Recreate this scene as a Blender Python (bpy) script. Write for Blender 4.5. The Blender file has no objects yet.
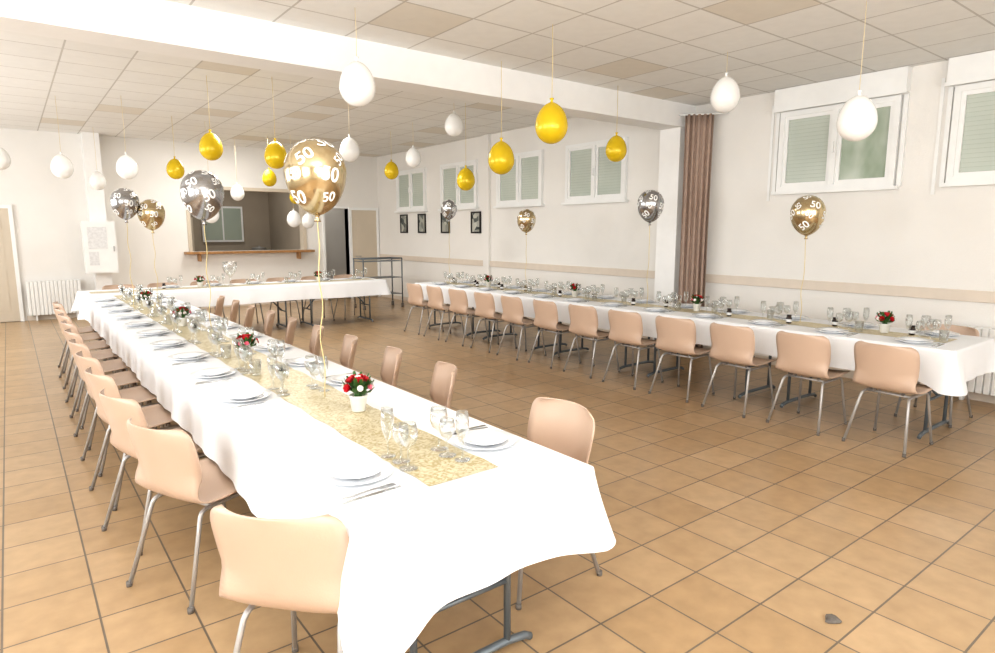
import bpy, bmesh, math, random
from mathutils import Vector, Matrix
random.seed(7)
S = bpy.context.scene
S.view_settings.view_transform = 'Standard'
try: S.view_settings.look = 'Medium High Contrast'
except Exception: pass
COL = S.collection
H = 1.62

# ------------------------------------------------------------------ materials
def newmat(name):
    m = bpy.data.materials.new(name); m.use_nodes = True
    nt = m.node_tree
    return m, nt, nt.nodes['Principled BSDF']
def setp(b, **k):
    for n, v in k.items():
        n = n.replace('_', ' ')
        if n in b.inputs: b.inputs[n].default_value = v
def c(r, g, b):
    f = lambda v: ((v/255)/12.92 if v/255 <= .04045 else ((v/255+.055)/1.055)**2.4)
    return (f(r), f(g), f(b), 1)
def simple(name, col, rough=.5, metal=0, noise=.0, nscale=8, bump=0, bscale=40, **k):
    m, nt, b = newmat(name)
    setp(b, Base_Color=col, Roughness=rough, Metallic=metal, **k)
    tc = nt.nodes.new('ShaderNodeTexCoord')
    if noise > 0:
        n = nt.nodes.new('ShaderNodeTexNoise'); n.inputs['Scale'].default_value = nscale; n.inputs['Detail'].default_value = 4
        r = nt.nodes.new('ShaderNodeValToRGB')
        lo = tuple(max(0, v*(1-noise)) for v in col[:3])+(1,)
        hi = tuple(min(1, v*(1+noise*.6)) for v in col[:3])+(1,)
        r.color_ramp.elements[0].position = .3; r.color_ramp.elements[1].position = .7
        r.color_ramp.elements[0].color = lo; r.color_ramp.elements[1].color = hi
        nt.links.new(tc.outputs['Object'], n.inputs['Vector'])
        nt.links.new(n.outputs['Fac'], r.inputs['Fac']); nt.links.new(r.outputs['Color'], b.inputs['Base Color'])
    if bump > 0:
        n = nt.nodes.new('ShaderNodeTexNoise'); n.inputs['Scale'].default_value = bscale; n.inputs['Detail'].default_value = 5
        bp = nt.nodes.new('ShaderNodeBump'); bp.inputs['Strength'].default_value = bump; bp.inputs['Distance'].default_value = .02
        nt.links.new(tc.outputs['Object'], n.inputs['Vector'])
        nt.links.new(n.outputs['Fac'], bp.inputs['Height']); nt.links.new(bp.outputs['Normal'], b.inputs['Normal'])
    return m

M_wall = simple('wall_paint', c(236, 233, 228), .75, noise=.03, nscale=1.2, bump=.12, bscale=60)
M_white = simple('white_paint', c(240, 240, 238), .5, noise=.02)
M_beam = simple('beam_paint', c(242, 241, 239), .7, noise=.02, bump=.05)
M_rail = simple('rail_paint', c(222, 210, 196), .6, noise=.03)
M_chair = simple('chair_plastic', c(200, 174, 154), .36, noise=.03, nscale=3, bump=.05, bscale=150)
M_chrome = simple('chrome_tube', c(186, 184, 182), .45, .55, noise=.05)
M_greyleg = simple('grey_steel', c(118, 126, 132), .4, .4, noise=.05)
M_rubber = simple('rubber', c(120, 114, 108), .7, noise=.05)
M_cloth = simple('white_tablecloth', c(240, 241, 243), .8, noise=.015, nscale=5, bump=.25, bscale=7)
M_top = simple('table_laminate', c(190, 184, 174), .5, noise=.05)
M_porc = simple('porcelain', c(240, 241, 243), .15, noise=.01)
M_napkin = simple('paper_napkin', c(244, 245, 247), .8, noise=.02, bump=.1)
M_steel = simple('cutlery_steel', c(190, 192, 194), .18, 1, noise=.04)
M_curtain = simple('curtain_fabric', c(176, 154, 140), .85, noise=.06, nscale=20, bump=.1, bscale=200)
M_door = simple('door_paint', c(208, 196, 178), .5, noise=.04, nscale=2)
M_wood = simple('ledge_wood', c(168, 126, 82), .45, noise=.25, nscale=12)
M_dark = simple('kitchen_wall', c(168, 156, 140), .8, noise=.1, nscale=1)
M_yb = simple('yellow_balloon', c(222, 190, 34), .26, .15, noise=.04, nscale=3)
M_wb = simple('white_balloon', c(244, 243, 240), .25, noise=.02, nscale=3)
M_gb = simple('gold_balloon', c(204, 186, 150), .17, .92, noise=.05, nscale=3)
M_sb = simple('silver_balloon', c(178, 178, 180), .16, .92, noise=.05, nscale=3)
M_txt = simple('balloon_print', c(252, 251, 248), .4, noise=.01)
M_string = simple('balloon_ribbon', c(216, 196, 140), .5, noise=.05)
M_wstring = simple('white_ribbon', c(222, 206, 170), .5, noise=.05)
M_red = simple('red_petals', c(190, 18, 34), .55, noise=.25, nscale=30)
M_wpet = simple('white_petals', c(248, 240, 235), .6, noise=.05, nscale=30)
M_pink = simple('pink_petals', c(226, 120, 140), .6, noise=.15, nscale=30)
M_leaf = simple('leaf_green', c(60, 100, 44), .5, noise=.3, nscale=30)
M_pot = simple('ceramic_pot', c(228, 226, 220), .35, noise=.04)
M_bottle = simple('dark_glass', c(44, 34, 32), .12, noise=.1)
M_black = simple('frame_black', c(34, 33, 33), .4, noise=.05)
M_green = simple('exit_green', c(20, 150, 80), .5, noise=.05)
M_paper = simple('notice_paper', c(225, 225, 225), .8, noise=.12, nscale=25)
M_stone = simple('pebble_grey', c(110, 104, 98), .8, noise=.2, nscale=40)

def photo_mat():
    m, nt, b = newmat('framed_photo')
    tc = nt.nodes.new('ShaderNodeTexCoord'); v = nt.nodes.new('ShaderNodeTexVoronoi'); v.inputs['Scale'].default_value = 9
    r = nt.nodes.new('ShaderNodeValToRGB')
    r.color_ramp.elements[0].color = c(60, 70, 70); r.color_ramp.elements[1].color = c(200, 200, 190)
    s = nt.nodes.new('ShaderNodeSeparateColor')
    nt.links.new(tc.outputs['Object'], v.inputs['Vector']); nt.links.new(v.outputs['Color'], s.inputs[0])
    nt.links.new(s.outputs[0], r.inputs['Fac']); nt.links.new(r.outputs['Color'], b.inputs['Base Color'])
    setp(b, Roughness=.3); return m
M_photo = photo_mat()

def pane_mat(name, lo, hi, rough, scale=(1, 1, 1), ns=1.5):
    m, nt, b = newmat(name)
    tc = nt.nodes.new('ShaderNodeTexCoord'); mp = nt.nodes.new('ShaderNodeMapping'); mp.inputs['Scale'].default_value = scale
    n = nt.nodes.new('ShaderNodeTexNoise'); n.inputs['Scale'].default_value = ns; n.inputs['Detail'].default_value = 3
    r = nt.nodes.new('ShaderNodeValToRGB'); r.color_ramp.elements[0].position = .35; r.color_ramp.elements[1].position = .65
    r.color_ramp.elements[0].color = lo; r.color_ramp.elements[1].color = hi
    nt.links.new(tc.outputs['Object'], mp.inputs['Vector']); nt.links.new(mp.outputs['Vector'], n.inputs['Vector'])
    nt.links.new(n.outputs['Fac'], r.inputs['Fac']); nt.links.new(r.outputs['Color'], b.inputs['Base Color'])
    setp(b, Roughness=rough); return m
M_pane = pane_mat('window_glass_frosted', c(166, 176, 164), c(178, 188, 174), .2, (1, 1, 1), 1.2)
M_pane2 = pane_mat('window_glass_painted_reflection', c(150, 164, 144), c(192, 200, 188), .15, (1, 1.4, .7), 2.2)  # reflection of greenery painted into the pane colour with noise
M_blind = pane_mat('blind_slat', c(188, 196, 186), c(198, 204, 194), .5)

def glass_mat():
    m, nt, b = newmat('clear_glass'); nt.nodes.remove(b)
    out = nt.nodes['Material Output']
    t = nt.nodes.new('ShaderNodeBsdfTransparent'); t.inputs['Color'].default_value = (.95, .96, .96, 1)
    g = nt.nodes.new('ShaderNodeBsdfGlossy'); g.inputs['Roughness'].default_value = .06; g.inputs['Color'].default_value = (.97, .97, .97, 1)
    lw = nt.nodes.new('ShaderNodeLayerWeight'); lw.inputs['Blend'].default_value = .36
    mx = nt.nodes.new('ShaderNodeMixShader')
    nt.links.new(lw.outputs['Facing'], mx.inputs[0]); nt.links.new(t.outputs[0], mx.inputs[1]); nt.links.new(g.outputs[0], mx.inputs[2])
    nt.links.new(mx.outputs[0], out.inputs['Surface']); return m
M_glass = glass_mat()

def grid_mat(name, size, off, c1, c2, cm, mortar, rough, special=None, thr=.92, bump=.3, speck=.06):
    m, nt, b = newmat(name); L = nt.links.new; N = nt.nodes.new
    tc = N('ShaderNodeTexCoord'); mp = N('ShaderNodeMapping'); mp.inputs['Location'].default_value = (off[0], off[1], 0)
    L(tc.outputs['Object'], mp.inputs['Vector'])
    br = N('ShaderNodeTexBrick'); br.offset = 0; br.squash = 1
    br.inputs['Scale'].default_value = 1; br.inputs['Mortar Size'].default_value = mortar; br.inputs['Mortar Smooth'].default_value = .1
    br.inputs['Brick Width'].default_value = size[0]; br.inputs['Row Height'].default_value = size[1]
    br.inputs['Bias'].default_value = 0
    L(mp.outputs['Vector'], br.inputs['Vector'])
    br.inputs['Color1'].default_value = c1; br.inputs['Color2'].default_value = c2; br.inputs['Mortar'].default_value = cm
    n = N('ShaderNodeTexNoise'); n.inputs['Scale'].default_value = 9; n.inputs['Detail'].default_value = 5
    L(tc.outputs['Object'], n.inputs['Vector'])
    rr = N('ShaderNodeMapRange'); rr.inputs['From Min'].default_value = .3; rr.inputs['From Max'].default_value = .7
    rr.inputs['To Min'].default_value = 1-speck; rr.inputs['To Max'].default_value = 1+speck
    L(n.outputs['Fac'], rr.inputs['Value'])
    mul = N('ShaderNodeVectorMath'); mul.operation = 'SCALE'
    L(br.outputs['Color'], mul.inputs[0]); L(rr.outputs[0], mul.inputs['Scale'])
    last = mul.outputs['Vector']
    if special:
        d = N('ShaderNodeVectorMath'); d.operation = 'DIVIDE'; d.inputs[1].default_value = (size[0], size[1], 1)
        L(mp.outputs['Vector'], d.inputs[0])
        fl = N('ShaderNodeVectorMath'); fl.operation = 'FLOOR'; L(d.outputs[0], fl.inputs[0])
        sp = N('ShaderNodeSeparateXYZ'); L(fl.outputs[0], sp.inputs[0])
        cb = N('ShaderNodeCombineXYZ'); L(sp.outputs[0], cb.inputs[0]); L(sp.outputs[1], cb.inputs[1])
        wn = N('ShaderNodeTexWhiteNoise'); L(cb.outputs[0], wn.inputs['Vector'])
        gt = N('ShaderNodeMath'); gt.operation = 'GREATER_THAN'; gt.inputs[1].default_value = thr; L(wn.outputs['Value'], gt.inputs[0])
        mx = N('ShaderNodeMix'); mx.data_type = 'RGBA'; mx.blend_type = 'MULTIPLY'
        L(gt.outputs[0], mx.inputs[0]); L(last, mx.inputs[6]); mx.inputs[7].default_value = special
        last = mx.outputs[2]
    L(last, b.inputs['Base Color'])
    inv = N('ShaderNodeMath'); inv.operation = 'SUBTRACT'; inv.inputs[0].default_value = 1; L(br.outputs['Fac'], inv.inputs[1])
    bp = N('ShaderNodeBump'); bp.inputs['Strength'].default_value = bump; bp.inputs['Distance'].default_value = .004
    L(inv.outputs[0], bp.inputs['Height']); L(bp.outputs['Normal'], b.inputs['Normal'])
    setp(b, Roughness=rough); return m
M_floor = grid_mat('beige_floor_tiles', (.33, .33), (.165, 0), c(186, 158, 124), c(174, 145, 110), c(112, 101, 88), .0045, .28, speck=.09)
M_ceil = grid_mat('suspended_ceiling_tiles', (.6, .6), (0, 0), c(238, 237, 234), c(234, 233, 230), c(200, 197, 192), .009, .8, special=c(243, 238, 230), thr=.93, speck=.02)

def runner_mat():
    m, nt, b = newmat('gold_lace_runner'); L = nt.links.new; N = nt.nodes.new
    tc = N('ShaderNodeTexCoord'); n = N('ShaderNodeTexNoise'); n.inputs['Scale'].default_value = 30; n.inputs['Detail'].default_value = 6
    n.inputs['Distortion'].default_value = 2.5
    r = N('ShaderNodeValToRGB'); r.color_ramp.elements[0].position = .42; r.color_ramp.elements[1].position = .56
    r.color_ramp.elements[0].color = c(184, 168, 124); r.color_ramp.elements[1].color = c(218, 209, 182)
    L(tc.outputs['Object'], n.inputs['Vector']); L(n.outputs['Fac'], r.inputs['Fac']); L(r.outputs[0], b.inputs['Base Color'])
    setp(b, Roughness=.42, Metallic=.2)
    bp = N('ShaderNodeBump'); bp.inputs['Strength'].default_value = .3; bp.inputs['Distance'].default_value = .004
    L(n.outputs['Fac'], bp.inputs['Height']); L(bp.outputs[0], b.inputs['Normal'])
    return m
M_runner = runner_mat()

# ------------------------------------------------------------------ mesh helpers
def box(bm, x0, x1, y0, y1, z0, z1, mi=0):
    v = [bm.verts.new(p) for p in ((x0,y0,z0),(x1,y0,z0),(x1,y1,z0),(x0,y1,z0),(x0,y0,z1),(x1,y0,z1),(x1,y1,z1),(x0,y1,z1))]
    for f in ((0,3,2,1),(4,5,6,7),(0,1,5,4),(1,2,6,5),(2,3,7,6),(3,0,4,7)):
        fc = bm.faces.new([v[i] for i in f]); fc.material_index = mi
def tube(bm, pts, r, seg=8, mi=0, cap=True):
    pts = [Vector(p) for p in pts]; rings = []
    rad = r if isinstance(r, (list, tuple)) else [r]*len(pts)
    ref = None
    for i, p in enumerate(pts):
        d = (pts[min(i+1, len(pts)-1)] - pts[max(i-1, 0)]).normalized()
        if ref is None:
            ref = Vector((0,0,1)) if abs(d.z) < .9 else Vector((1,0,0))
        a = (ref - d*ref.dot(d))
        if a.length < 1e-4: a = d.orthogonal()
        a.normalize(); ref = a; b2 = d.cross(a)
        rings.append([bm.verts.new(p + (a*math.cos(2*math.pi*k/seg) + b2*math.sin(2*math.pi*k/seg))*rad[i]) for k in range(seg)])
    for i in range(len(rings)-1):
        for k in range(seg):
            f = bm.faces.new((rings[i][k], rings[i][(k+1)%seg], rings[i+1][(k+1)%seg], rings[i+1][k])); f.material_index = mi; f.smooth = True
    if cap:
        for rg in (rings[0][::-1], rings[-1]):
            f = bm.faces.new(rg); f.material_index = mi
def lathe(bm, prof, seg=24, mi=0, o=(0,0,0)):
    rings = []
    for r, z in prof:
        if r < 1e-5: rings.append([bm.verts.new((o[0], o[1], o[2]+z))])
        else: rings.append([bm.verts.new((o[0]+r*math.cos(2*math.pi*k/seg), o[1]+r*math.sin(2*math.pi*k/seg), o[2]+z)) for k in range(seg)])
    for A, B in zip(rings, rings[1:]):
        for k in range(seg):
            k2 = (k+1) % seg
            vs = []
            if len(A) == 1 and len(B) == 1: continue
            if len(A) == 1: vs = [A[0], B[k2], B[k]]
            elif len(B) == 1: vs = [A[k], A[k2], B[0]]
            else: vs = [A[k], A[k2], B[k2], B[k]]
            f = bm.faces.new(vs); f.material_index = mi; f.smooth = True
def mesh(name, bm, mats, recalc=True):
    if recalc: bmesh.ops.recalc_face_normals(bm, faces=bm.faces)
    me = bpy.data.meshes.new(name); bm.to_mesh(me); bm.free()
    for m in mats: me.materials.append(m)
    return me
def obj(name, me, loc=(0,0,0), rz=0, parent=None):
    o = bpy.data.objects.new(name, me); COL.objects.link(o)
    o.location = loc; o.rotation_euler = (0, 0, rz)
    if parent: o.parent = parent
    return o
def boxes(name, lst, mats, bevel=0):
    bm = bmesh.new()
    for b in lst: box(bm, *b)
    o = obj(name, mesh(name, bm, mats))
    if bevel:
        md = o.modifiers.new('bevel', 'BEVEL'); md.width = bevel; md.segments = 2
    return o

# ------------------------------------------------------------------ room shell
XW = 7.3; YB = 14.3; XL = -3.0; YR = -3.0; C1 = 3.24; C2 = 3.40
boxes('floor', [(XL-.2, XW+.2, YR-.2, YB+3.2, -.1, 0)], [M_floor])
boxes('ceiling', [(XL-.2, XW+.2, YR-.2, 5.4, C1, C1+.3), (XL-.2, XW+.2, 5.4, YB+3.2, C2, C2+.3)], [M_ceil])
boxes('wall_right', [(XW, XW+.2, YR-.2, YB+3.2, 0, C2)], [M_wall])
boxes('wall_left', [(XL-.2, XL, YR-.2, YB+3.2, 0, C2)], [M_wall])
boxes('wall_front', [(XL, XW, YR-.2, YR, 0, C2)], [M_wall])
boxes('wall_back', [(XL, 3.0, YB, YB+.2, 0, C2), (3.0, 5.4, YB, YB+.2, 0, 1.2), (3.0, 5.4, YB, YB+.2, 2.5, C2),
                    (5.4, 5.9, YB, YB+.2, 0, C2), (5.9, 6.5, YB, YB+.2, 2.15, C2), (6.5, XW, YB, YB+.2, 0, C2)], [M_wall])
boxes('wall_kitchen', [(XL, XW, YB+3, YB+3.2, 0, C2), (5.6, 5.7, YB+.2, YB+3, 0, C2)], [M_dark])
boxes('wall_corridor', [(5.7, XW, YB+1.2, YB+1.3, 0, C2)], [M_wall])
boxes('ceiling_beam', [(XL, XW, 5.22, 5.56, 2.95, C2)], [M_beam])
boxes('column_side', [(7.02, XW, 5.24, 5.56, 0, 2.95)], [M_beam])
boxes('column_back', [(1.24, 1.5, 13.95, YB, 0, C2)], [M_beam])
boxes('pilaster', [(7.24, XW, 9.68, 9.86, 0, C2)], [M_wall])
boxes('trim_right', [(XW-.025, XW, YR, 5.24, .95, 1.06), (XW-.025, XW, 5.56, 9.68, .95, 1.06), (XW-.025, XW, 9.86, YB, .95, 1.06)], [M_rail], .004)
boxes('baseboard_right', [(XW-.015, XW, YR, 5.24, 0, .09), (XW-.015, XW, 5.56, 9.68, 0, .09), (XW-.015, XW, 9.86, YB, 0, .09)], [M_rail])
boxes('baseboard_back', [(.15, 1.24, YB-.015, YB, 0, .09), (1.5, 5.85, YB-.015, YB, 0, .09)], [M_rail])

def window(name, y0, y1, z0, z1, x=XW, s=-1, panes=(1, 1), shutter=False, blinds=False):
    bm = bmesh.new(); f = .055
    def bx(a, b2, *r):
        xa, xb = x+s*a, x+s*b2; box(bm, min(xa, xb), max(xa, xb), *r)
    def bar(ya, yb, za, zb, d=.05, mi=0): bx(0, d, ya, yb, za, zb, mi)
    bar(y0, y1, z1-f, z1); bar(y0, y1, z0, z0+f); bar(y0, y0+f, z0+f, z1-f); bar(y1-f, y1, z0+f, z1-f)
    ym = (y0+y1)/2; bar(ym-.03, ym+.03, z0+f, z1-f, .06)
    for (a, b2), mi in zip(((y0+f, ym-.03), (ym+.03, y1-f)), panes):
        w = .04
        bar(a, b2, z1-f-w, z1-f, .035); bar(a, b2, z0+f, z0+f+w, .035); bar(a, a+w, z0+f+w, z1-f-w, .035); bar(b2-w, b2, z0+f+w, z1-f-w, .035)
        bx(0, .012, a+w, b2-w, z0+f+w, z1-f-w, mi)
        if blinds and mi == 1:
            z = z0+f+w+.006
            while z < z1-f-w-.03:
                bx(.012, .015, a+w+.002, b2-w-.002, z, z+.039, 3); z += .042
    bx(0, .09, y0-.04, y1+.04, z0-.035, z0, 0)
    bx(.06, .085, ym-.012, ym+.012, (z0+z1)/2-.06, (z0+z1)/2+.06, 0)
    if shutter:
        bx(0, .1, y0-.06, y1+.06, z1+.02, C1-.005, 0)
        bx(.1, .115, y0-.07, y1+.07, z1+.0, z1+.035, 0)
        bx(0, .03, y0-.06, y0-.02, z0, z1, 0); bx(0, .03, y1+.02, y1+.06, z0, z1, 0)
        bx(0, .012, y1+.1, y1+.13, z0-.1, z1+.1, 0)
    return obj(name, mesh(name, bm, [M_white, M_pane, M_pane2, M_blind]))
k = 1
for (a, b2, sh, pn, bl) in ((2.76, 4.02, 1, (2, 1), 1), (.95, 2.3, 1, (1, 1), 1), (6.35, 7.62, 0, (1, 1), 1), (8.2, 9.46, 0, (1, 1), 1), (10.1, 11.38, 0, (1, 1), 1), (12.0, 13.28, 0, (1, 1), 1)):
    window('window_%d' % k, a, b2, 2.08, 2.98, shutter=sh, panes=pn, blinds=bl); k += 1
for ya in (-1.0, 2.5, 7.0, 10.5):  # unseen left-wall windows, added to go with the fill lamps there
    window('window_%d' % k, ya, ya+2.4, 1.0, 2.7, x=XL, s=1, panes=(2, 2)); k += 1

def door(name, x0, x1, z1):
    bm = bmesh.new(); y = YB-.001
    box(bm, x0-.06, x0, y-.05, y, 0, z1+.06, 1); box(bm, x1, x1+.06, y-.05, y, 0, z1+.06, 1); box(bm, x0, x1, y-.05, y, z1, z1+.06, 1)
    box(bm, x0, x1, y-.035, y, .01, z1, 0)
    for za, zb in ((.2, .95), (1.1, z1-.2)):
        box(bm, x0+.12, x1-.12, y-.042, y-.03, za, zb, 0)
    tube(bm, [(x0+.08, y-.035, 1.02), (x0+.08, y-.09, 1.02), (x0+.2, y-.09, 1.02)], .01, 8, 2)
    return obj(name, mesh(name, bm, [M_door, M_white, M_chrome]))
door('door_1', -.85, .05, 2.02)
door('door_2', 6.57, 7.22, 2.12)
boxes('trim_1', [(5.85, 5.9, YB-.03, YB+.2, 0, 2.15), (6.5, 6.51, YB-.03, YB+.2, 0, 2.15), (5.85, 6.51, YB-.03, YB+.2, 2.15, 2.2)], [M_white])
boxes('trim_2', [(2.95, 3.02, YB-.03, YB+.2, 1.2, 2.55), (5.38, 5.45, YB-.03, YB+.2, 1.2, 2.55), (3.02, 5.38, YB-.03, YB+.2, 2.48, 2.55)], [M_door])
boxes('serving_hatch_ledge', [(2.85, 5.55, YB-.25, YB-.002, 1.15, 1.2), (3.1, 3.14, YB-.2, YB-.002, 1.0, 1.15), (5.2, 5.24, YB-.2, YB-.002, 1.0, 1.15)], [M_wood], .006)
bm = bmesh.new()
box(bm, 2.9, 3.6, 16.8, 17.28, 0, 1.95); box(bm, 2.93, 3.24, 16.785, 16.8, .1, 1.9); box(bm, 3.26, 3.57, 16.785, 16.8, .1, 1.9)
obj('kitchen_cupboard', mesh('kitchen_cupboard', bm, [M_door]))
bm = bmesh.new(); box(bm, 3.9, 5.5, 16.7, 17.28, 0, .88, 0); box(bm, 3.88, 5.52, 16.66, 17.28, .88, .93, 1)
for i in range(3): box(bm, 3.93+i*.53, 4.41+i*.53, 16.685, 16.7, .1, .84, 0)
obj('kitchen_counter', mesh('kitchen_counter', bm, [M_door, M_chrome]))
bm = bmesh.new(); box(bm, 3.9, 4.9, YB+2.93, YB+2.998, 1.35, 2.25, 0); box(bm, 3.95, 4.38, YB+2.92, YB+2.95, 1.4, 2.2, 1); box(bm, 4.42, 4.85, YB+2.92, YB+2.95, 1.4, 2.2, 1)
obj('kitchen_window', mesh('kitchen_window', bm, [M_white, M_pane]))
bm = bmesh.new(); lathe(bm, [(0, 0), (.16, 0), (.17, .01), (.17, .25), (.18, .26), (.15, .27), (.02, .29), (.02, .31), (0, .31)], 24, 0, (5.2, 17.0, .93))
obj('stock_pot', mesh('stock_pot', bm, [M_chrome]))

def radiator(name, x0, x1, y0, y1, z0, z1, axis):
    bm = bmesh.new(); n = int(((x1-x0) if axis == 'x' else (y1-y0))/.06)
    for i in range(n):
        if axis == 'x':
            a = x0+i*.06; box(bm, a, a+.05, y0, y1, z0, z1)
        else:
            a = y0+i*.06; box(bm, x0, x1, a, a+.05, z0, z1)
    if axis == 'x':
        box(bm, x0, x0+n*.06-.01, y0+.03, y1+.04, z0+.05, z0+.1); box(bm, x0, x0+n*.06-.01, y0+.03, y1+.04, z1-.1, z1-.05)
        box(bm, x0, x0+n*.06-.01, y0+.02, y1-.01, z0+.02, z1-.02)
        for a in (x0+.1, x1-.15): box(bm, a, a+.03, y0+.03, y1, 0, z0+.05)
    else:
        box(bm, x0+.03, x1+.04, y0, y0+n*.06-.01, z0+.05, z0+.1); box(bm, x0+.03, x1+.04, y0, y0+n*.06-.01, z1-.1, z1-.05)
        box(bm, x0+.02, x1-.01, y0, y0+n*.06-.01, z0+.02, z1-.02)
        for a in (y0+.1, y1-.15): box(bm, x0+.03, x1, a, a+.03, 0, z0+.05)
    o = obj(name, mesh(name, bm, [M_white])); md = o.modifiers.new('b', 'BEVEL'); md.width = .006; md.segments = 2
radiator('radiator', .18, 1.05, YB-.15, YB-.05, .1, .72, 'x')
radiator('radiator', XW-.15, XW-.05, .3, 2.1, .1, .72, 'y')

bm = bmesh.new(); box(bm, 1.08, 1.6, 13.7, 13.95, .85, 1.8); box(bm, 1.1, 1.58, 13.685, 13.7, .87, 1.78)
box(bm, 1.15, 1.45, 13.68, 13.686, 1.3, 1.7, 1); box(bm, 1.15, 1.3, 13.68, 13.686, 1.0, 1.25, 1); box(bm, 1.54, 1.56, 13.66, 13.69, 1.25, 1.35, 2)
obj('electrical_cabinet', mesh('electrical_cabinet', bm, [M_white, M_paper, M_chrome]))
bm = bmesh.new(); box(bm, 5.55, 5.8, YB-.04, YB-.001, 2.28, 2.4, 0); box(bm, 5.58, 5.68, YB-.042, YB-.04, 2.31, 2.37, 1)
obj('exit_sign', mesh('exit_sign', bm, [M_green, M_white]))

for i, y in enumerate((13.0, 12.2, 11.25, 10.15)):
    bm = bmesh.new(); y0, y1, z0, z1 = y-.16, y+.16, 1.58, 2.0
    for r in ((y0, y1, z1-.03, z1), (y0, y1, z0, z0+.03), (y0, y0+.03, z0+.03, z1-.03), (y1-.03, y1, z0+.03, z1-.03)):
        box(bm, XW-.03, XW-.001, *r, 0)
    box(bm, XW-.015, XW-.001, y0+.03, y1-.03, z0+.03, z1-.03, 1)
    obj('picture_frame', mesh('picture_frame', bm, [M_black, M_photo]))

# curtain
bm = bmesh.new(); p0 = Vector((6.95, 5.12)); p1 = Vector((7.17, 4.85)); d = (p1-p0); L_ = d.length; d.normalize(); n2 = Vector((-d.y, d.x))
NU, NV = 90, 14; grid = []
for j in range(NV+1):
    v = j/NV; z = 3.08 - v*3.03; row = []
    for i in range(NU+1):
        u = i/NU; a = .03*(.75+.3*v)*math.sin(u*2*math.pi*5.5+.4*math.sin(v*3)) + .008*math.sin(u*40+v*2)
        wdt = 1 - .05*math.sin(v*math.pi)
        q = p0 + d*(L_*(.5+(u-.5)*wdt)) + n2*a
        row.append(bm.verts.new((q.x, q.y, z)))
    grid.append(row)
for j in range(NV):
    for i in range(NU):
        f = bm.faces.new((grid[j][i], grid[j][i+1], grid[j+1][i+1], grid[j+1][i])); f.smooth = True
tube(bm, [(6.9, 5.18, 3.08), (7.28, 4.72, 3.08)], .012, 8, 1)
o = obj('curtain', mesh('curtain', bm, [M_curtain, M_white])); md = o.modifiers.new('s', 'SOLIDIFY'); md.thickness = .004

# trolley
bm = bmesh.new()
for x in (5.75, 6.65):
    for y in (12.0, 12.45): tube(bm, [(x, y, .1), (x, y, 1.05)], .014); lathe(bm, [(0, 0), (.03, .0), (.03, .08), (0, .1)], 10, 1, (x, y, 0))
    tube(bm, [(x, 12.0, 1.05), (x, 12.45, 1.05)], .014)
for z in (.3, .65, 1.0): box(bm, 5.76, 6.64, 12.0, 12.45, z-.012, z)
for y in (12.0, 12.45): tube(bm, [(5.75, y, 1.05), (6.65, y, 1.05)], .012)
obj('serving_trolley', mesh('serving_trolley', bm, [M_greyleg, M_rubber]))

bm = bmesh.new(); bmesh.ops.create_icosphere(bm, subdivisions=2, radius=.03)
for v in bm.verts:
    v.co.z = max(-.006, v.co.z*.4)+.006; v.co.x *= 1.2+.25*math.sin(v.co.y*120); v.co.y *= 1+.3*math.sin(v.co.x*90)
obj('pebble', mesh('pebble', bm, [M_stone]), (2.6, 1.07, 0))

# ------------------------------------------------------------------ chair
def catmull(P, n):
    out = []
    for i in range(len(P)-1):
        p0 = P[max(i-1, 0)]; p1 = P[i]; p2 = P[i+1]; p3 = P[min(i+2, len(P)-1)]
        for k in range(n):
            t = k/n
            out.append(tuple(.5*((2*b_)+(-a_+c_)*t+(2*a_-5*b_+4*c_-d_)*t*t+(-a_+3*b_-3*c_+d_)*t**3) for a_, b_, c_, d_ in zip(p0, p1, p2, p3)))
    out.append(P[-1]); return out
def chair_mesh():
    bm = bmesh.new()
    P = [(.225, .422, .17), (.22, .44, .205), (.17, .448, .222), (.05, .44, .232), (-.08, .432, .235), (-.165, .442, .228), (-.21, .49, .218),
         (-.228, .56, .22), (-.246, .65, .228), (-.266, .735, .228), (-.275, .778, .212), (-.279, .797, .175)]
    pr = catmull(P, 3); NU = 14; rows = []; n = len(pr)
    for j, (x, z, w) in enumerate(pr):
        back = max(0, min(1, (z-.455)/.12)) if x < -.1 else 0
        row = []
        for i in range(NU+1):
            u = -1+2*i/NU
            xx = x + back*.07*abs(u)**2.2
            zz = z + (1-back)*.018*abs(u)**3
            row.append(bm.verts.new((xx, u*w, zz)))
        rows.append(row)
    for j in range(n-1):
        for i in range(NU):
            f = bm.faces.new((rows[j][i], rows[j][i+1], rows[j+1][i+1], rows[j+1][i])); f.smooth = True
    bmesh.ops.recalc_face_normals(bm, faces=bm.faces)
    bmesh.ops.solidify(bm, geom=bm.faces[:], thickness=.007)
    for f in bm.faces: f.smooth = True
    r = .0105
    for s in (-1, 1):
        tube(bm, [(.215, s*.205, .015), (.165, s*.172, .38), (.155, s*.166, .40), (.135, s*.16, .407), (-.115, s*.16, .40), (-.135, s*.163, .393), (-.148, s*.168, .375), (-.255, s*.215, .015)], r, 8, 1)
        for x, y in ((.217, .206), (-.26, .217)):
            tube(bm, [(x, s*y, 0), (x, s*y, .025)], .013, 8, 2)
    tube(bm, [(.11, -.16, .408), (.11, .16, .408)], r, 8, 1); tube(bm, [(-.08, -.16, .402), (-.08, .16, .402)], r, 8, 1)
    for x in (.11, -.08):
        for y in (-.1, .1): tube(bm, [(x, y, .405), (x, y, .432)], .014, 8, 2)
    return mesh('dining_chair', bm, [M_chair, M_chrome, M_rubber], False)
CH = chair_mesh()
def chair(x, y, a):
    obj('dining_chair', CH, (x, y, 0), a)
jit = lambda s: random.uniform(-s, s)
chair(.715, 1.96, .72)
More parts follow.
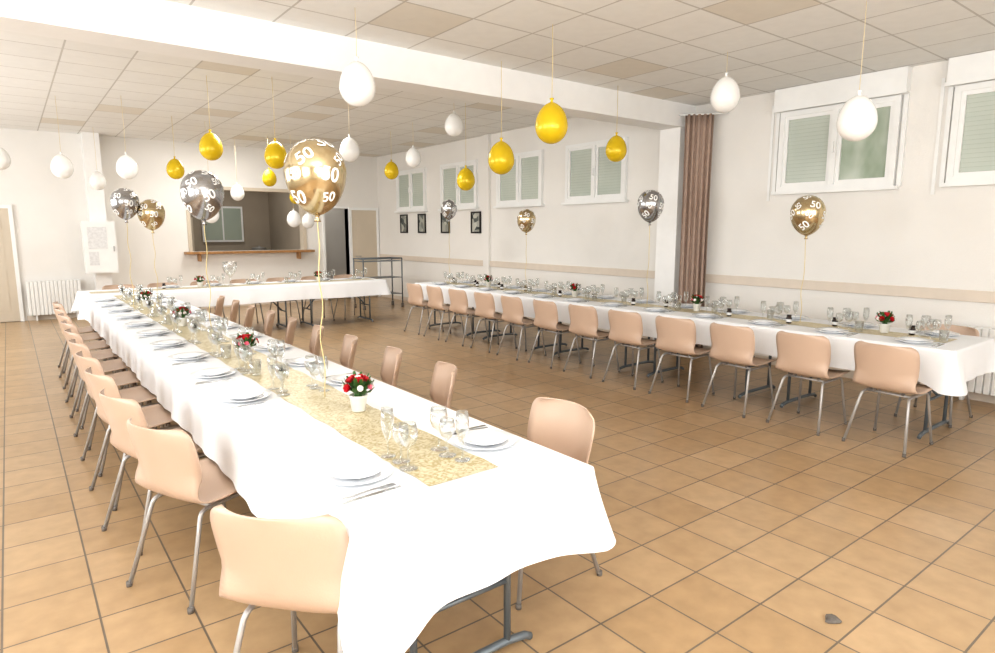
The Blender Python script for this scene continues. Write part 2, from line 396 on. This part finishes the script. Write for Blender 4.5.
for i, (x, y, a) in enumerate(((.625, 3.08, .42), (.58, 3.74, .26), (.57, 4.4, .18), (.57, 5.05, .15), (.57, 5.7, .12), (.58, 6.33, .1), (.59, 6.97, .12), (.6, 7.6, .08), (.6, 8.25, .08), (.62, 8.9, .05))):
    chair(x, y, a)
for i, y in enumerate((2.14, 3.28, 3.95, 4.63, 5.3, 5.95, 6.6, 7.25, 7.9, 8.55)):
    chair((1.84 if i == 0 else 1.86)+jit(.015), y, math.pi-(0 if i == 0 else .3)+jit(.05))
for i in range(12):
    chair(5.26+jit(.015), 1.87+i*.628, jit(.06))
chair(6.3, 1.92, math.pi)
for i in range(7):
    chair(1.3+i*.62, 11.12+jit(.02), -math.pi/2+jit(.06))

# ------------------------------------------------------------------ tables
def table(name, x0, x1, y0, y1, along):
    bm = bmesh.new(); n = 5 if along == 'y' else 3
    L = (y1-y0) if along == 'y' else (x1-x0); m = L/n
    for i in range(n):
        a = i*m+.003; b2 = (i+1)*m-.003
        if along == 'y': box(bm, x0, x1, y0+a, y0+b2, .715, .75, 0)
        else: box(bm, x0+a, x0+b2, y0, y1, .715, .75, 0)
        for e, s in ((a+.2, 1), (b2-.22, -1)):
            def P(u, v, z): return (x0+u, y0+v, z) if along == 'y' else (x0+v, y0+u, z)
            W = (x1-x0) if along == 'y' else (y1-y0)
            ua, ub = W*.27, W*.73
            for u in (ua, ub): tube(bm, [P(u, e, .715), P(u, e, .04)], .014, 8, 1)
            tube(bm, [P(W*.14, e, .016), P(W*.17, e, .032), P(ua, e, .045), P(ub, e, .045), P(W*.83, e, .032), P(W*.86, e, .016)], .016, 8, 1)
            tube(bm, [P(ua, e, .3), P(ub, e, .3)], .011, 8, 1)
            tube(bm, [P(ua, e, .69), P(ub, e, .69)], .011, 8, 1)
            tube(bm, [P(W/2, e, .3), P(W/2, e+s*.38, .71)], .011, 8, 1)
    obj(name, mesh(name, bm, [M_top, M_greyleg]))
def cloth(x0, x1, y0, y1, drop, seed, cflare=.07, cd=.03):
    bm = bmesh.new(); rnd = random.Random(seed); R = .025; per = []
    def seg(p, q, nrm):
        p = Vector(p); q = Vector(q); n = max(2, int((q-p).length/.03))
        for i in range(n+1): per.append((p.lerp(q, i/n), Vector(nrm)))
    def arc(cx, cy, a0):
        for i in range(1, 6):
            a = a0+math.pi/2*i/6; per.append((Vector((cx+R*math.cos(a), cy+R*math.sin(a))), Vector((math.cos(a), math.sin(a)))))
    seg((x0+R, y0), (x1-R, y0), (0, -1)); arc(x1-R, y0+R, -math.pi/2)
    seg((x1, y0+R), (x1, y1-R), (1, 0)); arc(x1-R, y1-R, 0)
    seg((x1-R, y1), (x0+R, y1), (0, 1)); arc(x0+R, y1-R, math.pi/2)
    seg((x0, y1-R), (x0, y0+R), (-1, 0)); arc(x0+R, y0+R, math.pi)
    ph = [rnd.uniform(0, 6) for _ in range(4)]
    cs = [Vector(q) for q in ((x0, y0), (x1, y0), (x1, y1), (x0, y1))]
    cw = [2.2, .2, 1, 1]
    rows = [[bm.verts.new((p.x, p.y, .757)) for p, n in per]]
    K = 9; s = 0; prev = per[0][0]; ss = []
    for p, n in per: s += (p-prev).length; prev = p; ss.append(s)
    for j in range(K+1):
        t = j/K; row = []
        for (p, n), s in zip(per, ss):
            ds = [(p-q).length for q in cs]; dc = min(ds); cf = math.exp(-(dc/.14)**2); cdd = cd*cw[ds.index(dc)]
            w = .008*math.sin(s*9+ph[0]+1.5*math.sin(s*2.1+ph[2]))+.005*math.sin(s*23+ph[1])+.006*math.sin(s*4.3+ph[3])
            off = .007 + .019*t + w*t + cflare*cf*t**1.3 - .012*math.exp(-((dc-.2)/.08)**2)*t
            z = .755 - (drop+cdd*cf+.006*math.sin(s*3.1+ph[2]))*t - .002
            q = p+n*off; row.append(bm.verts.new((q.x, q.y, z)))
        rows.append(row)
    N = len(per)
    for a, b2 in zip(rows, rows[1:]):
        for i in range(N):
            f = bm.faces.new((a[i], a[(i+1)%N], b2[(i+1)%N], b2[i])); f.smooth = True
    bm.faces.new(rows[0])
    obj('tablecloth', mesh('tablecloth', bm, [M_cloth]))
def runner(x0, x1, y0, y1):
    bm = bmesh.new(); ln = max(x1-x0, y1-y0); n = int(ln/.1); al = (y1-y0) > (x1-x0); prev = None
    for i in range(n+1):
        t = i/n; w = .006*math.sin(i*1.7)
        z = .7595+.001*math.sin(i*2.3)
        if al: ps = [(x0+(x1-x0)*k/4+(w if k in (0, 4) else 0), y0+(y1-y0)*t, z) for k in range(5)]
        else: ps = [(x0+(x1-x0)*t, y0+(y1-y0)*k/4+(w if k in (0, 4) else 0), z) for k in range(5)]
        cur = [bm.verts.new(p) for p in ps]
        if prev:
            for k in range(4): bm.faces.new((prev[k], prev[k+1], cur[k+1], cur[k])).smooth = True
        prev = cur
    obj('table_runner', mesh('table_runner', bm, [M_runner]))
table('banquet_table', .74, 1.64, 1.55, 9.96, 'y'); cloth(.735, 1.645, 1.545, 9.965, .27, 1)
table('banquet_table', 5.4, 6.3, 1.55, 9.3, 'y'); cloth(5.395, 6.305, 1.545, 9.305, .25, 2)
table('banquet_table', .74, 5.3, 10.15, 11.0, 'x'); cloth(.735, 5.305, 10.145, 11.005, .25, 3)
runner(1.06, 1.36, 1.76, 9.9); runner(5.71, 5.99, 1.7, 9.2); runner(.85, 5.2, 10.4, 10.68)

# ------------------------------------------------------------------ tableware
TZ = .7585
def m_plate():
    bm = bmesh.new()
    lathe(bm, [(0, .002), (.075, .002), (.08, 0), (.085, .003), (.127, .017), (.13, .019), (.128, .021), (.088, .008), (.078, .006), (0, .006)], 36, 0)
    lathe(bm, [(.05, .0075), (.054, .0075), (.06, .012), (.094, .026), (.096, .028), (.094, .03), (.064, .018), (.055, .0135), (0, .0125)], 36, 0)
    return mesh('dinner_plate', bm, [M_porc])
def m_napkin():
    bm = bmesh.new()
    for k in range(3): box(bm, -.105+k*.002, .105-k*.003, -.032+k*.0015, .032-k*.002, k*.0012, .0011+k*.0012)
    return mesh('napkin', bm, [M_napkin])
def m_wine(h=.17, R=.036):
    bm = bmesh.new()
    lathe(bm, [(0, 0), (.034, 0), (.034, .002), (.01, .005), (.0045, .01), (.004, h*.42), (.008, h*.46), (R*.75, h*.55), (R, h*.7), (R*.97, h*.85), (R*.85, h), (R*.83, h), (R*.95, h*.85), (R*.97, h*.7), (R*.72, h*.56), (0, h*.48)], 20, 0)
    return mesh('wine_glass', bm, [M_glass])
def m_flute():
    bm = bmesh.new(); h = .19
    lathe(bm, [(0, 0), (.03, 0), (.03, .002), (.008, .005), (.004, .01), (.004, .06), (.012, .075), (.024, .11), (.026, .15), (.022, h), (.0205, h), (.0245, .15), (.0225, .112), (0, .078)], 18, 0)
    return mesh('champagne_flute', bm, [M_glass])
def m_tumbler():
    bm = bmesh.new()
    lathe(bm, [(0, 0), (.026, 0), (.03, .004), (.035, .09), (.0335, .09), (.028, .01), (0, .008)], 20, 0)
    return mesh('water_tumbler', bm, [M_glass])
def strip(bm, pts, th=.0018):
    up = []; lo = []
    for x, w, z in pts:
        up.append((bm.verts.new((x, -w, z+th)), bm.verts.new((x, w, z+th)))); lo.append((bm.verts.new((x, -w, z)), bm.verts.new((x, w, z))))
    for i in range(len(pts)-1):
        bm.faces.new((up[i][0], up[i][1], up[i+1][1], up[i+1][0])); bm.faces.new((lo[i][0], lo[i+1][0], lo[i+1][1], lo[i][1]))
        bm.faces.new((up[i][0], up[i+1][0], lo[i+1][0], lo[i][0])); bm.faces.new((up[i][1], lo[i][1], lo[i+1][1], up[i+1][1]))
    bm.faces.new((up[0][0], lo[0][0], lo[0][1], up[0][1])); bm.faces.new((up[-1][0], up[-1][1], lo[-1][1], lo[-1][0]))
def m_knife():
    bm = bmesh.new(); strip(bm, [(-.11, .007, 0), (-.1, .008, 0), (-.01, .006, 0), (.0, .008, 0), (.08, .008, 0), (.105, .005, 0), (.11, .001, 0)]); return mesh('table_knife', bm, [M_steel])
def m_fork():
    bm = bmesh.new(); strip(bm, [(-.1, .006, 0), (-.09, .008, 0), (0, .004, .004), (.03, .005, .004), (.045, .011, .001), (.06, .0115, .001)])
    for k in range(4):
        y = -.0096+k*.0064
        box(bm, .059, .1, y-.0016, y+.0016, .001, .0028)
    return mesh('table_fork', bm, [M_steel])
def m_jar():
    bm = bmesh.new(); lathe(bm, [(0, 0), (.02, 0), (.022, .003), (.026, .045), (.024, .055), (.018, .06), (.018, .066), (.021, .067), (.021, .08), (0, .081)], 18, 0)
    lathe(bm, [(.0245, .014), (.0268, .04)], 18, 1); return mesh('favour_jar', bm, [M_bottle, M_paper])
PL, NP, WG, WG2, FLU, TB, KN, FK, JR = m_plate(), m_napkin(), m_wine(), m_wine(.145, .031), m_flute(), m_tumbler(), m_knife(), m_fork(), m_jar()
def setting(cx, cy, ang, jar=False):
    M = Matrix.Rotation(ang, 2)
    def W(x, y, dz=0): v = M @ Vector((x, y)); return (cx+v.x, cy+v.y, TZ+dz)
    j = jit(.005)
    obj('dinner_plate', PL, W(j, j), jit(3))
    a = ang+jit(.06)
    obj('napkin', NP, W(-.03, -.175), a)
    obj('table_knife', KN, W(-.03, -.19, .0042), a); obj('table_fork', FK, W(-.03, -.162, .0042), a)
    def G(x, y): return W(x, y, .003)
    obj('wine_glass', WG, G(.185+jit(.006), -.055+jit(.004))); obj('wine_glass', WG2, G(.195+jit(.006), .025+jit(.004)))
    obj('champagne_flute', FLU, G(.185+jit(.006), .105+jit(.004)))
    if random.random() < .6: obj('water_tumbler', TB, G(.21, -.14+jit(.006)))
    elif jar: obj('favour_jar', JR, G(.21, -.14))
ys = [2.0]+[3.33+.655*i for i in range(10)]
for y in ys:
    setting(.905, y, 0); setting(1.475, y, math.pi)
for i in range(12):
    y = 1.87+i*.628
    setting(5.56, y, 0, True); setting(6.14, y, math.pi, True)
for i in range(6):
    setting(1.95+i*.62, 10.84, -math.pi/2, True)

def m_flowers(seed):
    rnd = random.Random(seed); bm = bmesh.new()
    lathe(bm, [(0, 0), (.03, 0), (.033, .003), (.042, .07), (.045, .073), (.045, .08), (.04, .08), (.038, .072), (0, .07)], 20, 0)
    def petal(o, d, up, w, l, mi):
        side = d.cross(up).normalized()*w
        a = bm.verts.new(o); b_ = bm.verts.new(o+d*l*.5+side+up*l*.25); c_ = bm.verts.new(o+d*l*.95+up*l*.6+side*.4)
        e_ = bm.verts.new(o+d*l*.95+up*l*.6-side*.4); f_ = bm.verts.new(o+d*l*.5-side+up*l*.25); m_ = bm.verts.new(o+d*l*.6+up*l*.15)
        for q in ((a, b_, m_), (b_, c_, m_), (c_, e_, m_), (e_, f_, m_), (f_, a, m_)):
            f = bm.faces.new(q); f.material_index = mi; f.smooth = True
    def blossom(ctr, nrm, sz, mi):
        nrm = nrm.normalized(); t = nrm.orthogonal().normalized(); b2 = nrm.cross(t)
        for ring, (nn, l, tilt) in enumerate(((4, .45, 1.6), (6, .75, .9), (8, 1.0, .35))):
            for k in range(nn):
                a = 2*math.pi*k/nn+ring*.5
                d = (t*math.cos(a)+b2*math.sin(a)); dd = (d+nrm*tilt*.6).normalized(); uu = (nrm-d*.2*(2-ring)).normalized()
                petal(ctr+nrm*.002*ring, dd, uu, sz*.33, sz*l*.62, mi)
    for k in range(26):
        a = rnd.uniform(0, 6.28); e = rnd.uniform(-.1, .9)
        d = Vector((math.cos(a)*math.cos(e), math.sin(a)*math.cos(e), math.sin(e)))
        petal(Vector((0, 0, .085))+d*.02, d, Vector((0, 0, 1)), .014, .065, 4)
    tube(bm, [(0, 0, .06), (0, 0, .11)], .02, 8, 4)
    for ring, (nn, e, r) in enumerate(((1, 1.57, .05), (5, .9, .052), (8, .3, .06))):
        for i in range(nn):
            a = i*2*math.pi/nn+ring*.6+rnd.uniform(-.2, .2)
            d = Vector((math.cos(a)*math.cos(e), math.sin(a)*math.cos(e), math.sin(e)))
            mi = 1 if (ring < 2 and rnd.random() < .8) else rnd.choice((2, 3, 1, 2))
            blossom(Vector((0, 0, .105))+d*r, d, .036 if mi == 1 else .026, mi)
    return mesh('potted_flowers', bm, [M_pot, M_red, M_wpet, M_pink, M_leaf], False)
FL = [m_flowers(1), m_flowers(5), m_flowers(9)]
for i, (x, y) in enumerate(((1.27, 2.75), (1.2, 4.32), (1.2, 6.28), (1.2, 8.2), (5.87, 2.2), (5.87, 4.07), (5.87, 5.95), (5.87, 7.85), (2.3, 10.54), (4.2, 10.54))):
    obj('potted_flowers', FL[i % 3], (x, y, TZ+.003), i*1.1)
bm = bmesh.new(); lathe(bm, [(0, 0), (.07, 0), (.07, .006), (.015, .02), (.012, .12), (.03, .15), (.09, .22), (.11, .3), (.1, .38), (.098, .38), (.107, .3), (.088, .225), (0, .16)], 24, 0)
for k in range(14):
    a = k*2.4; r = .015+.06*((k*.37) % 1); lathe(bm, [(0, -.03), (.022, -.01), (.025, 0), (.02, .015), (0, .025)], 8, 1, (r*math.cos(a), r*math.sin(a), .3+.03*(k % 3)))
obj('glass_centerpiece_bowl', mesh('glass_centerpiece_bowl', bm, [M_glass, M_wpet]), (2.75, 10.54, TZ+.003))

# ------------------------------------------------------------------ balloons
fc = bpy.data.curves.new('t', 'FONT'); fc.body = '50'; fc.size = .1; fc.align_x = 'CENTER'; fc.align_y = 'CENTER'; fc.offset = .002
to = bpy.data.objects.new('t', fc); COL.objects.link(to); bpy.context.view_layer.update()
tm = bpy.data.meshes.new_from_object(to); bpy.data.objects.remove(to)
tb = bmesh.new(); tb.from_mesh(tm); bmesh.ops.triangulate(tb, faces=tb.faces[:])
bmesh.ops.subdivide_edges(tb, edges=tb.edges[:], cuts=2, use_grid_fill=True); bmesh.ops.triangulate(tb, faces=tb.faces[:])
TV = [(v.co.x, v.co.y) for v in tb.verts]; tb.verts.index_update(); TF = [[v.index for v in f.verts] for f in tb.faces]; tb.free()
bpy.data.meshes.remove(tm)
def bprof(R, n=22):
    pr = []
    for i in range(n+1):
        t = math.pi*i/n
        if t <= math.pi/2: pr.append((R*math.sin(t), R*1.05*math.cos(t)))
        else:
            q = (t-math.pi/2)/(math.pi/2)
            pr.append((R*(math.sin(t)**(1+.25*q))*(1-.08*q*(1-q)), R*1.42*math.cos(t)))
    pr[-1] = (.012, pr[-1][1]-.002)
    z = pr[-1][1]; pr += [(.008, z-.008), (.011, z-.013), (.018, z-.028), (.004, z-.024)]
    return pr
def surf(R, d):
    el, az = d; k = 1.05 if el >= 0 else 1.42
    q = max(0, -el/(math.pi/2)); rr = R*(max(0, math.cos(el))**(1+.25*q))*(1-.08*q*(1-q))
    rr += .0022; return Vector((rr*math.cos(az), rr*math.sin(az), (R+.0022)*k*math.sin(el)))
def balloon(name, mat, x, y, z, R, up=None, down=None, printed=False, smat=None, seed=0):
    rnd = random.Random(seed+int(x*100)); bm = bmesh.new()
    lathe(bm, bprof(R), 40, 0); zb = -R*1.42
    if up is not None:
        for v in bm.verts: v.co.z = -v.co.z
        tube(bm, [(0, 0, -zb), (.004, 0, (-zb+up-z)/2), (0, 0, up-z)], .0026, 5, 1)
    if down is not None:
        n = 24; L = (z+zb)-down; ax = rnd.uniform(0, 6)
        pts = [(.012*math.sin(k*.7+ax)*math.sin(math.pi*k/n), .012*math.cos(k*.5+ax)*math.sin(math.pi*k/n), zb-L*k/n) for k in range(n+1)]
        tube(bm, pts, .003, 5, 1)
    if printed:
        i = 0
        for el, nn in ((1.0, 4), (.42, 6), (-.12, 6), (-.65, 5)):
            for kk in range(nn):
                az = 2*math.pi*kk/nn+i*.13+rnd.uniform(-.1, .1); i += 1
                ro = rnd.uniform(-.8, .8); ca, sa = math.cos(ro), math.sin(ro); vs = []
                sc = R/.15*(.92 if kk % 2 else .68)
                e0 = el+rnd.uniform(-.06, .06)
                for (tx, ty) in TV:
                    X = (tx*ca-ty*sa)*sc; Y = (tx*sa+ty*ca)*sc
                    kz = 1.05 if e0 > 0 else 1.3
                    vs.append(bm.verts.new(surf(R, (min(1.5, max(-1.5, e0+Y/(R*kz))), az+X/(R*max(.35, math.cos(e0)))))))
                for f in TF:
                    try:
                        q = bm.faces.new([vs[a] for a in f]); q.material_index = 2
                    except ValueError: pass
    me = mesh(name, bm, [mat, smat or M_wstring, M_txt], not printed)
    obj(name, me, (x, y, z))
G, Sv = M_gb, M_sb
for x, y, z, m in ((1.24, 3.09, 1.91, G), (1.18, 5.14, 1.91, Sv), (1.26, 7.8, 1.82, G), (1.02, 7.8, 1.93, Sv), (5.87, 2.93, 1.79, G), (5.87, 4.75, 1.93, Sv), (5.87, 6.95, 1.79, G), (5.87, 8.95, 2.0, Sv)):
    balloon('printed_balloon', m, x, y, z, .15 if y < 6 else .135, down=TZ+.004, printed=True, smat=M_string)
for x, y, z, m, R in ((2.17, 4.53, 2.68, 'w', .132), (3.57, 3.92, 2.46, 'y', .132), (5.36, 3.52, 2.84, 'w', .13), (4.99, 2.18, 2.41, 'w', .132), (3.92, 5.03, 2.31, 'y', .13),
    (5.14, 7.68, 3.08, 'w', .13), (5.26, 7.57, 2.33, 'y', .13), (5.6, 5.05, 2.53, 'y', .12), (2.61, 7.7, 2.49, 'y', .13), (1.99, 8.1, 2.58, 'y', .13), (3.54, 7.67, 2.62, 'w', .125),
    (5.47, 9.4, 2.81, 'w', .13), (5.65, 10.5, 2.69, 'y', .13), (2.2, 11.2, 2.57, 'y', .13), (1.36, 9.95, 2.45, 'w', .13), (.67, 10.5, 2.46, 'w', .13), (.01, 11.6, 2.62, 'w', .13),
    (1.34, 13.2, 2.47, 'w', .13), (4.06, 12.4, 2.6, 'y', .13), (3.68, 13.2, 2.35, 'w', .13), (2.73, 11.4, 1.89, 'w', .13), (4.35, 12.0, 1.83, 'w', .13), (4.74, 12.3, 1.8, 'w', .12), (4.7, 12.8, 2.29, 'y', .12)):
    balloon('hanging_balloon', M_wb if m == 'w' else M_yb, x, y, z, R, up=(C1 if y < 5.3 else C2), smat=(M_wstring if m == 'w' else M_string))

# ------------------------------------------------------------------ lights
def area(name, loc, rot, sx, sy, power, col=(1, 1, 1)):
    l = bpy.data.lights.new(name, 'AREA'); l.shape = 'RECTANGLE'; l.size = sx; l.size_y = sy; l.energy = power; l.color = col
    o = bpy.data.objects.new(name, l); COL.objects.link(o); o.location = loc; o.rotation_euler = rot
W_ = (1, .99, .965); D_ = (.95, .975, 1)
for i, ya in enumerate((-1.0, 2.5, 7.0, 10.5)):
    area('left_fill', (XL+.12, ya+1.2, 1.9), (0, -math.pi/2, 0), 1.6, 2.3, 90, D_)  # added fill lamps in front of the invented left windows
area('rear_fill', (2.2, YR+.1, 1.8), (math.pi/2, 0, 0), 5, 2.2, 140, D_)  # added lamp at the blank rear wall, standing in for window daylight
area('bounce_flash', (.2, -.5, 2.1), (math.radians(160), 0, math.radians(-30)), .6, .6, 150, W_)
area('far_fill', (3.0, 8.5, C2-.05), (0, 0, 0), 1.2, 1.2, 65, W_)  # added overhead fill for the far half, no fixture modelled
area('far_fill', (3.5, 12.5, C2-.05), (0, 0, 0), 1.2, 1.2, 50, W_)  # second added overhead fill, towards the back wall
area('kitchen_fill', (4.2, 15.6, C2-.05), (0, 0, 0), .8, .8, 20, W_)  # added lamp to brighten the room behind the hatch
area('corridor_fill', (6.2, 15.0, C2-.05), (0, 0, 0), .4, .4, 5, W_)  # added lamp to lift the dark doorway interior
w = bpy.data.worlds.new('World'); S.world = w; w.use_nodes = True
w.node_tree.nodes['Background'].inputs[0].default_value = (.9, .95, 1, 1); w.node_tree.nodes['Background'].inputs[1].default_value = .6

# ------------------------------------------------------------------ camera
cd = bpy.data.cameras.new('camera'); co = bpy.data.objects.new('camera', cd); COL.objects.link(co)
cd.sensor_width = 36; cd.lens = 630/995*36
co.location = (0, 0, H); co.rotation_euler = (math.radians(90-8.6), 0, math.radians(-37.6))
S.camera = co
